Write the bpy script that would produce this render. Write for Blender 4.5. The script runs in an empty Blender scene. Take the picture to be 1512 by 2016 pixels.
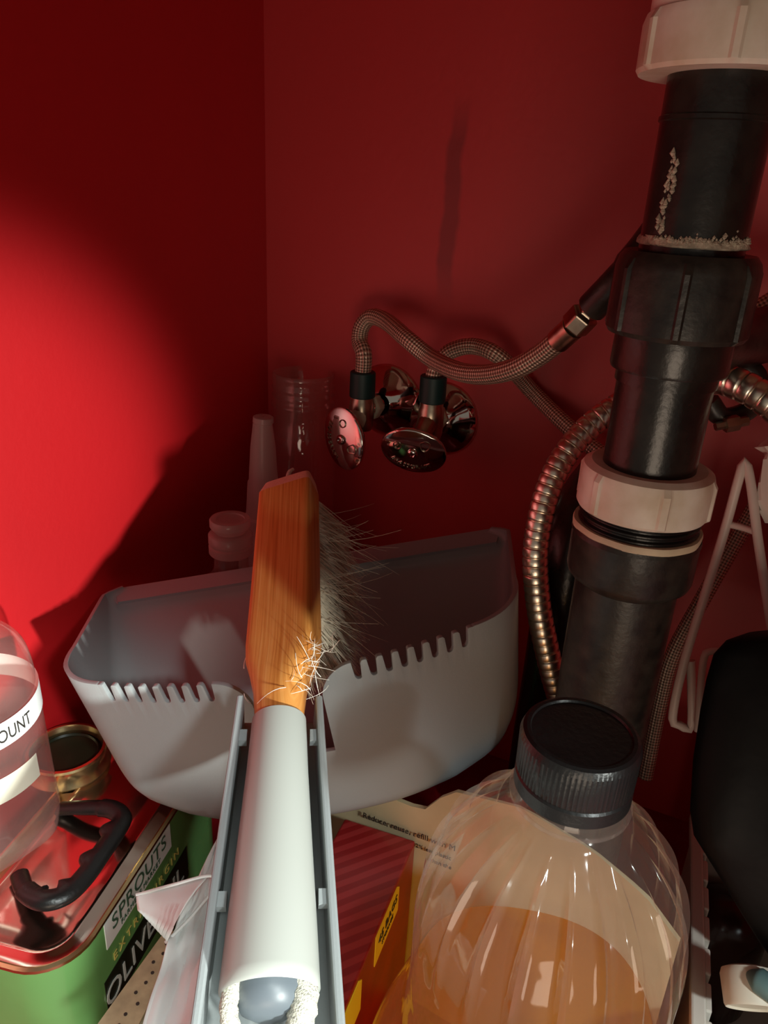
import bpy, bmesh, math, random
from mathutils import Vector as V, Matrix
random.seed(7)
PI = math.pi
SC = bpy.context.scene
COL = SC.collection

# ---------------------------------------------------------------- camera
CAM = V((0, 0, .50))
F, CX, CY = 1500., 756., 1008.
_d = V((-184., 3514., 1500.)).normalized()              # gravity seen by the camera
_f = (V((0, 0, 1)) - _d * _d.z).normalized()
_r = _f.cross(-_d)
if _r.x < 0: _r = -_r
M3 = Matrix((_r, _f, -_d))                              # camera (x right, y down, z forward) -> world
cam = bpy.data.cameras.new('camera'); co = bpy.data.objects.new('camera', cam); COL.objects.link(co)
cam.sensor_fit = 'HORIZONTAL'; cam.sensor_width = 36; cam.lens = F / 1512 * 36; cam.clip_start = .01
RGT, DWN, FWD = M3 @ V((1, 0, 0)), M3 @ V((0, 1, 0)), M3 @ V((0, 0, 1))
mw = Matrix((RGT, -DWN, -FWD)).transposed().to_4x4(); mw.translation = CAM
co.matrix_world = mw
SC.camera = co

# ---------------------------------------------------------------- light and exposure
SC.view_settings.view_transform = 'Standard'; SC.view_settings.look = 'None'
SC.view_settings.exposure = 0.0; SC.view_settings.gamma = 1; SC.view_settings.use_curve_mapping = False
W = bpy.data.worlds.new('room'); SC.world = W; W.use_nodes = True
bg = W.node_tree.nodes['Background']; bg.inputs[0].default_value = (1, .88, .74, 1); bg.inputs[1].default_value = .16
def area(name, loc, tgt, size, power, color, sy=None):
    l = bpy.data.lights.new(name, 'AREA'); l.energy = power; l.color = color; l.size = size
    if sy: l.shape = 'RECTANGLE'; l.size_y = sy
    o = bpy.data.objects.new(name, l); COL.objects.link(o); o.location = loc
    o.rotation_euler = (V(tgt) - V(loc)).to_track_quat('-Z', 'Y').to_euler(); return o
# a round work torch at the right, daylight from outside, an added overhead fill for the tin and paper, and the warm floor of the room throwing light up into the cabinet
sl = bpy.data.lights.new('work_torch', 'SPOT'); sl.energy = 112; sl.color = (.92, .98, .92); sl.shadow_soft_size = .022; sl.spot_size = math.radians(17.2); sl.spot_blend = .72
so2 = bpy.data.objects.new('work_torch', sl); COL.objects.link(so2); so2.location = (.603, -.652, .408)
so2.rotation_euler = (V((-.249, .384, .30)) - V(so2.location)).to_track_quat('-Z', 'Y').to_euler()
area('kitchen_window_light', (.778, -1.02, 1.28), (-.02, .30, .20), .16, 25, (.90, .98, .96))
area('overhead_fill', (.262, -.681, 1.6), (-.10, .28, .14), .35, 21, (.88, 1.0, .95))  # added fill from above, brightens the tin label and paper packet
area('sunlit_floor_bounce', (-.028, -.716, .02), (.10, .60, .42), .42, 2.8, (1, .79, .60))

# ---------------------------------------------------------------- placing helpers
def at(px, py, Z): return CAM + M3 @ (V(((px - CX) / F, (py - CY) / F, 1)) * Z)
def ray(px, py): return M3 @ V(((px - CX) / F, (py - CY) / F, 1))
def onz(px, py, z):
    r = ray(px, py); return CAM + r * ((z - CAM.z) / r.z)
YAW = math.radians(24)
UW = V((math.cos(YAW), -math.sin(YAW), 0)); NW = V((-math.sin(YAW), -math.cos(YAW), 0))   # along the back wall, out of it
CORNER = V((-.1129, .69, 0))
def onwall(px, py, off=0):
    r = ray(px, py); return CAM + r * ((CORNER + NW * off - CAM).dot(NW) / r.dot(NW))
def uv(u, v, z=0): return CORNER + UW * u + NW * v + V((0, 0, z))

# ---------------------------------------------------------------- materials
def nodes(name):
    m = bpy.data.materials.new(name); m.use_nodes = True
    nt = m.node_tree; return m, nt, nt.nodes['Principled BSDF']
def link(nt, a, b): nt.links.new(a, b)
def mat(name, col, rough=.5, metal=0, spec=.5, noise=0, nscale=60, bump=0, bscale=200, col2=None, coat=0, sss=0, trans=0, ior=1.45, sheen=0, stretch=(1, 1, 1)):
    m, nt, b = nodes(name)
    b.inputs['Base Color'].default_value = (*col, 1); b.inputs['Roughness'].default_value = rough
    b.inputs['Metallic'].default_value = metal; b.inputs['Specular IOR Level'].default_value = spec
    b.inputs['Coat Weight'].default_value = coat; b.inputs['IOR'].default_value = ior
    b.inputs['Transmission Weight'].default_value = trans
    if sss:
        b.inputs['Subsurface Weight'].default_value = sss; b.inputs['Subsurface Radius'].default_value = (.01, .008, .006); b.inputs['Subsurface Scale'].default_value = .5
    tc = nt.nodes.new('ShaderNodeTexCoord'); mp = nt.nodes.new('ShaderNodeMapping'); mp.inputs['Scale'].default_value = stretch
    link(nt, tc.outputs['Object'], mp.inputs[0])
    if noise:
        n = nt.nodes.new('ShaderNodeTexNoise'); n.inputs['Scale'].default_value = nscale; n.inputs['Detail'].default_value = 6
        link(nt, mp.outputs[0], n.inputs[0])
        cr = nt.nodes.new('ShaderNodeMapRange'); cr.inputs[1].default_value = .35; cr.inputs[2].default_value = .7
        mx = nt.nodes.new('ShaderNodeMix'); mx.data_type = 'RGBA'
        c2 = col2 or tuple(c * (1 - noise) for c in col)
        mx.inputs[6].default_value = (*col, 1); mx.inputs[7].default_value = (*c2, 1)
        link(nt, n.outputs[0], cr.inputs[0]); link(nt, cr.outputs[0], mx.inputs[0]); link(nt, mx.outputs[2], b.inputs['Base Color'])
    if bump:
        n2 = nt.nodes.new('ShaderNodeTexNoise'); n2.inputs['Scale'].default_value = bscale; n2.inputs['Detail'].default_value = 3
        bp = nt.nodes.new('ShaderNodeBump'); bp.inputs['Strength'].default_value = bump; bp.inputs['Distance'].default_value = .002
        link(nt, mp.outputs[0], n2.inputs[0]); link(nt, n2.outputs[0], bp.inputs['Height']); link(nt, bp.outputs[0], b.inputs['Normal'])
    return m
def film(name, tint=(1, 1, 1), rough=.05, gloss=1.0, ior=1.5, haze=0, hazecol=(.9, .85, .8), bump=0, bscale=40, stretch=(1, 1, 1)):
    """thin clear plastic or glass wall: see-through with real surface reflections, a little milky haze"""
    m = bpy.data.materials.new(name); m.use_nodes = True; nt = m.node_tree; nt.nodes.clear()
    out = nt.nodes.new('ShaderNodeOutputMaterial'); tr = nt.nodes.new('ShaderNodeBsdfTransparent'); gl = nt.nodes.new('ShaderNodeBsdfGlossy')
    tr.inputs[0].default_value = (*tint, 1); gl.inputs['Roughness'].default_value = rough; gl.inputs[0].default_value = (gloss,) * 3 + (1,)
    fr = nt.nodes.new('ShaderNodeFresnel'); 
    ge = nt.nodes.new('ShaderNodeNewGeometry'); mr = nt.nodes.new('ShaderNodeMapRange')      # same reflectance from inside and outside of the thin wall
    mr.inputs[3].default_value = ior; mr.inputs[4].default_value = 1 / ior; link(nt, ge.outputs['Backfacing'], mr.inputs[0]); link(nt, mr.outputs[0], fr.inputs[0])
    mx = nt.nodes.new('ShaderNodeMixShader'); link(nt, fr.outputs[0], mx.inputs[0]); link(nt, tr.outputs[0], mx.inputs[1]); link(nt, gl.outputs[0], mx.inputs[2])
    last = mx
    if haze:
        df = nt.nodes.new('ShaderNodeBsdfDiffuse'); df.inputs[0].default_value = (*hazecol, 1)
        tl = nt.nodes.new('ShaderNodeBsdfTranslucent'); tl.inputs[0].default_value = (*hazecol, 1)
        mm = nt.nodes.new('ShaderNodeMixShader'); mm.inputs[0].default_value = .5
        link(nt, df.outputs[0], mm.inputs[1]); link(nt, tl.outputs[0], mm.inputs[2])
        m2 = nt.nodes.new('ShaderNodeMixShader'); m2.inputs[0].default_value = haze
        link(nt, mx.outputs[0], m2.inputs[1]); link(nt, mm.outputs[0], m2.inputs[2]); last = m2
    if bump:
        tc = nt.nodes.new('ShaderNodeTexCoord'); mp = nt.nodes.new('ShaderNodeMapping'); mp.inputs['Scale'].default_value = stretch
        n2 = nt.nodes.new('ShaderNodeTexNoise'); n2.inputs['Scale'].default_value = bscale; n2.inputs['Detail'].default_value = 2
        bp = nt.nodes.new('ShaderNodeBump'); bp.inputs['Strength'].default_value = bump; bp.inputs['Distance'].default_value = .004
        link(nt, tc.outputs['Object'], mp.inputs[0]); link(nt, mp.outputs[0], n2.inputs[0]); link(nt, n2.outputs[0], bp.inputs['Height'])
        link(nt, bp.outputs[0], gl.inputs['Normal']); link(nt, bp.outputs[0], fr.inputs['Normal'])
    link(nt, last.outputs[0], out.inputs[0]); return m

def wall_mat(name, stain):
    m, nt, b = nodes(name)
    b.inputs['Roughness'].default_value = .5; b.inputs['Specular IOR Level'].default_value = .85
    tc = nt.nodes.new('ShaderNodeTexCoord')
    n = nt.nodes.new('ShaderNodeTexNoise'); n.inputs['Scale'].default_value = 5; n.inputs['Detail'].default_value = 5
    mp = nt.nodes.new('ShaderNodeMapping'); mp.inputs['Scale'].default_value = (3, 3, .5)
    link(nt, tc.outputs['Object'], mp.inputs[0]); link(nt, mp.outputs[0], n.inputs[0])
    mx = nt.nodes.new('ShaderNodeMix'); mx.data_type = 'RGBA'
    dull = .018 if stain else .004                        # same paint, greyed on the back wall to put veiling haze into the colour
    mx.inputs[6].default_value = (.54, dull, dull + .004, 1); mx.inputs[7].default_value = (.47, dull, dull + .004, 1)
    link(nt, n.outputs[0], mx.inputs[0]); last = mx.outputs[2]
    if stain:                                            # an old drip: a streak of dried water down the paint
        p = stain
        sx = nt.nodes.new('ShaderNodeSeparateXYZ'); link(nt, tc.outputs['Object'], sx.inputs[0])
        nn = nt.nodes.new('ShaderNodeTexNoise'); nn.inputs['Scale'].default_value = 22; link(nt, tc.outputs['Object'], nn.inputs[0])
        def math_(op, a, bb=None):
            q = nt.nodes.new('ShaderNodeMath'); q.operation = op
            for i, x in enumerate((a, bb)):
                if x is None: continue
                if isinstance(x, (int, float)): q.inputs[i].default_value = x
                else: link(nt, x, q.inputs[i])
            return q.outputs[0]
        xo = math_('ADD', sx.outputs[0], math_('MULTIPLY', nn.outputs[0], .018))
        dx = math_('ABSOLUTE', math_('SUBTRACT', xo, p[0] + .009))
        a = math_('SUBTRACT', 1.0, math_('DIVIDE', dx, .0075)); a = math_('MAXIMUM', a, 0.0); a = math_('MINIMUM', math_('MULTIPLY', a, 2.5), 1.0)
        dz = math_('ABSOLUTE', math_('SUBTRACT', sx.outputs[2], p[1]))
        c = math_('MAXIMUM', math_('MINIMUM', math_('MULTIPLY', math_('SUBTRACT', p[2], dz), 30.0), 1.0), 0.0)
        mk = math_('MULTIPLY', math_('MULTIPLY', a, c), .62)
        m3 = nt.nodes.new('ShaderNodeMix'); m3.data_type = 'RGBA'; m3.inputs[7].default_value = (.16, .004, .008, 1)
        link(nt, mk, m3.inputs[0]); link(nt, last, m3.inputs[6]); last = m3.outputs[2]
    link(nt, last, b.inputs['Base Color'])
    bp = nt.nodes.new('ShaderNodeBump'); bp.inputs['Strength'].default_value = .12; bp.inputs['Distance'].default_value = .001
    n3 = nt.nodes.new('ShaderNodeTexNoise'); n3.inputs['Scale'].default_value = 160; link(nt, tc.outputs['Object'], n3.inputs[0])
    link(nt, n3.outputs[0], bp.inputs['Height']); link(nt, bp.outputs[0], b.inputs['Normal'])
    return m

def braid_mat(name, c1, c2):
    """woven steel: two crossing sets of strands on the tube's own (length, turn) coordinates"""
    m, nt, b = nodes(name); b.inputs['Metallic'].default_value = .6; b.inputs['Roughness'].default_value = .42
    u = nt.nodes.new('ShaderNodeUVMap')
    sx = nt.nodes.new('ShaderNodeSeparateXYZ'); link(nt, u.outputs[0], sx.inputs[0])
    def mth(op, a, bb=None):
        q = nt.nodes.new('ShaderNodeMath'); q.operation = op
        for i, x in enumerate((a, bb)):
            if x is None: continue
            if isinstance(x, (int, float)): q.inputs[i].default_value = x
            else: link(nt, x, q.inputs[i])
        return q.outputs[0]
    L = mth('MULTIPLY', sx.outputs[0], 2 * PI * 230.); T = mth('MULTIPLY', sx.outputs[1], 2 * PI * 8)
    a = mth('SINE', mth('ADD', L, T)); c = mth('SINE', mth('SUBTRACT', L, T))
    h = mth('MULTIPLY', a, c); h = mth('ADD', mth('MULTIPLY', h, .5), .5)
    mx = nt.nodes.new('ShaderNodeMix'); mx.data_type = 'RGBA'; mx.inputs[6].default_value = (*c1, 1); mx.inputs[7].default_value = (*c2, 1)
    link(nt, h, mx.inputs[0]); link(nt, mx.outputs[2], b.inputs['Base Color'])
    bp = nt.nodes.new('ShaderNodeBump'); bp.inputs['Strength'].default_value = .9; bp.inputs['Distance'].default_value = .0008
    link(nt, h, bp.inputs['Height']); link(nt, bp.outputs[0], b.inputs['Normal']); return m

def wood_mat(name, c1, c2, c3):
    m, nt, b = nodes(name); b.inputs['Roughness'].default_value = .38
    tc = nt.nodes.new('ShaderNodeTexCoord'); mp = nt.nodes.new('ShaderNodeMapping'); mp.inputs['Scale'].default_value = (11, 700, 1)
    link(nt, tc.outputs['UV'], mp.inputs[0])
    n = nt.nodes.new('ShaderNodeTexNoise'); n.inputs['Scale'].default_value = 1; n.inputs['Detail'].default_value = 5; link(nt, mp.outputs[0], n.inputs[0])
    cr = nt.nodes.new('ShaderNodeValToRGB'); e = cr.color_ramp.elements
    e[0].position = .32; e[0].color = (*c2, 1); e[1].position = .5; e[1].color = (*c1, 1)
    x = cr.color_ramp.elements.new(.72); x.color = (*c3, 1)
    link(nt, n.outputs[0], cr.inputs[0]); link(nt, cr.outputs[0], b.inputs['Base Color'])
    bp = nt.nodes.new('ShaderNodeBump'); bp.inputs['Strength'].default_value = .15; bp.inputs['Distance'].default_value = .0006
    link(nt, n.outputs[0], bp.inputs['Height']); link(nt, bp.outputs[0], b.inputs['Normal']); return m

def stripe_mat(name, c1, c2, scale, rot, dist=.4):
    m, nt, b = nodes(name); b.inputs['Roughness'].default_value = .35; b.inputs['Coat Weight'].default_value = .3
    tc = nt.nodes.new('ShaderNodeTexCoord'); mp = nt.nodes.new('ShaderNodeMapping'); mp.inputs['Rotation'].default_value = (0, 0, rot)
    link(nt, tc.outputs['Object'], mp.inputs[0])
    w = nt.nodes.new('ShaderNodeTexWave'); w.inputs['Scale'].default_value = scale; w.inputs['Distortion'].default_value = dist; w.bands_direction = 'X'
    link(nt, mp.outputs[0], w.inputs[0])
    cr = nt.nodes.new('ShaderNodeValToRGB'); e = cr.color_ramp.elements; e[0].position = .42; e[0].color = (*c1, 1); e[1].position = .58; e[1].color = (*c2, 1)
    link(nt, w.outputs[0], cr.inputs[0]); link(nt, cr.outputs[0], b.inputs['Base Color']); return m

# ---------------------------------------------------------------- mesh helpers
def mesh_obj(name, verts, faces, m, parent=None, smooth=True, angle=40, uvs=None, mats=None, fmat=None):
    me = bpy.data.meshes.new(name); me.from_pydata([tuple(v) for v in verts], [], faces)
    if uvs:
        ul = me.uv_layers.new(name='UVMap')
        for p in me.polygons:
            for li, vi in zip(p.loop_indices, p.vertices): ul.data[li].uv = uvs[vi]
    for x in (mats or [m]): me.materials.append(x)
    if fmat:
        for p, k in zip(me.polygons, fmat): p.material_index = k
    bm = bmesh.new(); bm.from_mesh(me); bmesh.ops.recalc_face_normals(bm, faces=bm.faces); bm.to_mesh(me); bm.free()
    if smooth:
        me.polygons.foreach_set('use_smooth', [True] * len(me.polygons)); me.set_sharp_from_angle(angle=math.radians(angle))
    me.update()
    o = bpy.data.objects.new(name, me); COL.objects.link(o)
    if parent is not None: attach(o, parent)
    return o
def attach(o, p):
    o.parent = p
    bpy.context.view_layer.update()
    o.matrix_parent_inverse = p.matrix_world.inverted()
def thing(name, label, cat, loc, group=None):
    o = bpy.data.objects.new(name, None); COL.objects.link(o); o.location = loc; o.empty_display_size = .02
    o['label'] = label; o['category'] = cat
    if group: o['group'] = group
    bpy.context.view_layer.update(); return o
def tag(o, label, cat, group=None, kind=None):
    o['label'] = label; o['category'] = cat
    if group: o['group'] = group
    if kind: o['kind'] = kind
    return o
def basis(ax):
    ax = V(ax).normalized(); t = V((0, 0, 1)) if abs(ax.z) < .9 else V((1, 0, 0))
    a = t.cross(ax).normalized(); return a, ax.cross(a), ax
def rings(secs, closed=True, cap0=True, cap1=True):
    """list of equal-length point loops -> verts, faces"""
    n = len(secs[0]); vs = [p for s in secs for p in s]; fs = []
    for i in range(len(secs) - 1):
        for j in range(n if closed else n - 1):
            k = (j + 1) % n; fs.append((i * n + j, i * n + k, (i + 1) * n + k, (i + 1) * n + j))
    if cap0: fs.append(tuple(range(n))[::-1])
    if cap1: fs.append(tuple((len(secs) - 1) * n + j for j in range(n)))
    return vs, fs
def lathe(prof, base, axis=(0, 0, 1), seg=40, cap0=True, cap1=True, rfun=None, ref=None):
    """prof: (radius, height) pairs; rfun(angle, height, i) scales the radius"""
    a, b, c = basis(axis)
    if ref is not None:
        a = (V(ref) - c * V(ref).dot(c)).normalized(); b = c.cross(a)
    base = V(base); secs = []
    for i, (r, h) in enumerate(prof):
        s = []
        for k in range(seg):
            t = 2 * PI * k / seg; q = r * (rfun(t, h, i) if rfun else 1)
            s.append(base + c * h + a * (q * math.cos(t)) + b * (q * math.sin(t)))
        secs.append(s)
    return rings(secs, True, cap0, cap1)
def spline(pts, n):
    """Catmull-Rom through pts, about n even samples"""
    P = [V(p) for p in pts]; P = [P[0] * 2 - P[1]] + P + [P[-1] * 2 - P[-2]]; fine = []
    for i in range(1, len(P) - 2):
        for k in range(24):
            t = k / 24; p0, p1, p2, p3 = P[i - 1:i + 3]
            fine.append(.5 * ((2 * p1) + (p2 - p0) * t + (2 * p0 - 5 * p1 + 4 * p2 - p3) * t * t + (3 * p1 - p0 - 3 * p2 + p3) * t ** 3))
    fine.append(P[-2]); L = [0]
    for a, b in zip(fine, fine[1:]): L.append(L[-1] + (b - a).length)
    out = []; j = 0
    for k in range(n):
        s = L[-1] * k / (n - 1)
        while j < len(L) - 2 and L[j + 1] < s: j += 1
        t = (s - L[j]) / max(1e-9, L[j + 1] - L[j]); out.append(fine[j].lerp(fine[j + 1], t))
    return out, L[-1]
def tube(pts, r, seg=12, cap=True, uvs=False, rf=None):
    """pts already sampled; r number or list; returns verts, faces (and uv: metres along, turn)"""
    n = len(pts); secs = []; uvl = []; s = 0
    tan = [(pts[min(i + 1, n - 1)] - pts[max(i - 1, 0)]).normalized() for i in range(n)]
    a = basis(tan[0])[0]
    for i in range(n):
        if i: s += (pts[i] - pts[i - 1]).length
        a = (a - tan[i] * a.dot(tan[i])).normalized(); b = tan[i].cross(a)
        ri = r[i] if isinstance(r, (list, tuple)) else r
        m = seg + 1 if uvs else seg
        ring = []
        for k in range(m):
            t = 2 * PI * k / seg; q = ri * (rf(t, s) if rf else 1)
            ring.append(pts[i] + a * (q * math.cos(t)) + b * (q * math.sin(t))); uvl.append((s, k / seg))
        secs.append(ring)
    v, f = rings(secs, not uvs, cap and not uvs, cap and not uvs)
    return (v, f, uvl) if uvs else (v, f)
def box(o, e1, e2, e3):
    o, e1, e2, e3 = V(o), V(e1), V(e2), V(e3)
    v = [o, o + e1, o + e1 + e2, o + e2]; v += [p + e3 for p in v]
    return v, [(3, 2, 1, 0), (4, 5, 6, 7), (0, 1, 5, 4), (1, 2, 6, 5), (2, 3, 7, 6), (3, 0, 4, 7)]
def join(*vf):
    vs, fs = [], []
    for v, f in vf:
        k = len(vs); vs += list(v); fs += [tuple(i + k for i in q) for q in f]
    return vs, fs
def bevel(o, w, seg=2):
    m = o.modifiers.new('bevel', 'BEVEL'); m.width = w; m.segments = seg; m.limit_method = 'ANGLE'; m.angle_limit = math.radians(35); return o
def structure(o): o['kind'] = 'structure'; return o
def lettering(body, size, fn, m, parent, name='lettering', depth=.0003, sub=0, font_scale=1.0, spacing=1.0):
    """flat print: text outlines mapped onto a surface by fn(x, y, h) with x centred"""
    c = bpy.data.curves.new('text', 'FONT'); c.body = body; c.size = size; c.align_x = 'CENTER'; c.resolution_u = 3; c.space_character = spacing
    t = bpy.data.objects.new('text', c); COL.objects.link(t); bpy.context.view_layer.update()
    me = bpy.data.meshes.new_from_object(t.evaluated_get(bpy.context.evaluated_depsgraph_get())); bpy.data.objects.remove(t); bpy.data.curves.remove(c)
    bm = bmesh.new(); bm.from_mesh(me)
    if sub: bmesh.ops.subdivide_edges(bm, edges=bm.edges, cuts=sub)
    bmesh.ops.solidify(bm, geom=bm.faces[:], thickness=-depth)
    for v in bm.verts: v.co = fn(v.co.x * font_scale, v.co.y, v.co.z)
    bm.to_mesh(me); bm.free(); me.materials.clear(); me.materials.append(m); me.name = name
    o = bpy.data.objects.new(name, me); COL.objects.link(o); attach(o, parent); return o
def zat(x, y, py):
    """height at plan position (x, y) that projects to image row py"""
    lo, hi = -.5, 1.
    for _ in range(50):
        z = (lo + hi) / 2; c = M3.transposed() @ (V((x, y, z)) - CAM)
        if CY + F * c.y / c.z > py: lo = z
        else: hi = z
    return z

# ---------------------------------------------------------------- shared materials
M = dict(
    wall_back=wall_mat("red_paint_back", (.040, .49, .075)), wall=wall_mat('red_paint', None),
    floor=mat('red_floor_paint', (.30, .006, .012), .5, noise=.4, nscale=20),
    frame=mat('cabinet_frame_paint', (.5, .01, .015), .45), ceil=mat('counter_underside', (.30, .2, .13), .8),
    grey=mat('grey_plastic', (.31, .335, .34), .42, sss=.0, bump=.05, bscale=900), greyd=mat('grey_lip_rubber', (.30, .33, .34), .55),
    white_plastic=mat('white_handle_plastic', (.44, .455, .42), .34), plug=mat('grey_plug', (.11, .13, .15), .4),
    wood=wood_mat('bamboo', (.72, .30, .07), (.55, .19, .035), (.80, .42, .13)), endwood=mat('bamboo_end_grain', (.95, .80, .60), .7, noise=.15, nscale=900),
    bristle=mat('natural_bristle', (.86, .78, .62), .6, noise=.3, nscale=300), strand=mat('pale_fibre', (.9, .87, .78), .6),
    cord=mat('woven_cord', (.75, .72, .60), .85, noise=.35, nscale=900, bump=.6, bscale=1200),
    abs=mat('black_abs', (.012, .011, .010), .26, noise=.5, nscale=70, col2=(.026, .024, .020), bump=.08, bscale=300),
    abs2=mat('black_abs_dusty', (.015, .015, .014), .36, noise=.6, nscale=110, col2=(.042, .039, .032), bump=.1, bscale=300),
    nut=mat('white_nut_plastic', (.92, .88, .78), .42, noise=.22, nscale=45, col2=(.66, .56, .42), sss=.15),
    cement=mat('dried_cement', (.55, .47, .36), .9, noise=.5, nscale=300, bump=.5, bscale=500), gasket=mat('cream_gasket', (.78, .68, .48), .6, noise=.2, nscale=80),
    chrome=mat('chrome', (.75, .72, .68), .07, 1, bump=.05, bscale=60), brass=mat('tarnished_nickel', (.62, .52, .40), .3, 1, noise=.5, nscale=80),
    limescale=mat('limescale', (.62, .58, .44), .85, noise=.3, nscale=200), sleeve=mat('dark_green_sleeve', (.004, .035, .035), .5),
    braid=braid_mat('braided_steel', (.10, .055, .035), (.95, .78, .62)), hose=mat('corrugated_steel', (.88, .80, .68), .3, 1, noise=.15, nscale=50),
    black=mat('black_cap_plastic', (.009, .009, .009), .34, bump=.1, bscale=500), bag=mat('black_bag_film', (.003, .003, .003), .55, spec=.2, bump=.3, bscale=60),
    wire=mat('white_wire_coating', (.70, .60, .55), .4), basket=mat('white_basket_plastic', (.74, .70, .62), .45),
    kraft=mat('kraft_pouch', (.62, .54, .34), .6, noise=.15, nscale=30), ink=mat('dark_ink', (.03, .025, .02), .6),
    redbox=stripe_mat('red_striped_card', (.21, .008, .010), (.29, .022, .024), 42, math.radians(62)), redside=mat('red_card', (.30, .018, .010), .35, noise=.35, nscale=40),
    yellow=mat('yellow_print', (.82, .66, .03), .45), opening=mat('grey_card_inside', (.17, .16, .12), .8), torn=mat('torn_paper_fibre', (.75, .62, .52), .9),
    tin_top=mat('tin_lid_metal', (.72, .60, .52), .12, 1, bump=.08, bscale=25), tin_green=mat('green_printed_tin', (.17, .42, .13), .22, coat=.5, noise=.2, nscale=14),
    gold=mat('gold_rim', (.85, .68, .36), .25, 1), label=mat('white_label', (.9, .93, .92), .5), green_ink=mat('dark_green_ink', (.06, .13, .08), .6), gold_ink=mat('gold_ink', (.72, .60, .16), .4),
    dark_band=mat('black_print', (.012, .016, .008), .3), silver_ink=mat('silver_ink', (.6, .62, .58), .4),
    paper=mat('white_tissue_paper', (.88, .91, .90), .6, bump=.25, bscale=70, sss=.1), card=mat('brown_cardboard', (.46, .36, .21), .8, noise=.3, nscale=120),
    glass=film('clear_glass', (.96, .94, .92), .06, ior=1.6, bump=.2, bscale=60, haze=.09, hazecol=(.85, .75, .72)), pet=film('clear_bottle_plastic', (.99, .96, .93), .07, ior=1.5, haze=.05, hazecol=(.92, .86, .8), bump=.35, bscale=45),
    clear=film('clear_container_plastic', (.98, .95, .93), .06, ior=1.45, haze=.12, hazecol=(.85, .78, .72), bump=.3, bscale=30),
    milky=film('milky_plastic', (.8, .7, .68), .3, ior=1.4, haze=.55, hazecol=(.75, .62, .60)), lid_milky=film('clear_cap_plastic', (.85, .75, .74), .2, ior=1.45, haze=.45, hazecol=(.75, .62, .60)),
    green=mat('pale_green_plastic', (.22, .36, .24), .4), teal=mat('teal_plastic', (.12, .22, .22), .45), cream=mat('cream_cap_plastic', (.72, .68, .56), .5),
)

# ---------------------------------------------------------------- the cabinet (setting)
def panel(name, o, e1, e2, e3, m):
    v, f = box(o, e1, e2, e3)
    return structure(mesh_obj(name, v, f, m, smooth=False))
Z1 = V((0, 0, 1))
ZT = .80
wb = panel('wall_back', uv(0, 0), UW * .98, -NW * .018, Z1 * ZT, M['wall_back'])
panel('wall_left', uv(0, .60), -NW * .618, -UW * .018, Z1 * ZT, M['wall'])
panel('wall_right', uv(.98, .60), -NW * .618, UW * .018, Z1 * ZT, M['wall'])
panel('floor', uv(-.018, .60, -.018), UW * 1.016, -NW * .618, Z1 * .018, M['floor'])
panel('ceiling', uv(-.018, .60, ZT), UW * 1.016, -NW * .618, Z1 * .02, M['ceil'])
panel('trim_1', uv(-.018, .60), UW * .035, NW * .02, Z1 * ZT, M['frame'])
STILE = .87
panel('trim_2', uv(STILE, .60), UW * (.998 - STILE), NW * .02, Z1 * ZT, M['frame'])
panel('trim_3', uv(.017, .60, .610), UW * (STILE - .017), NW * .02, Z1 * .19, M['frame'])

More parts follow.
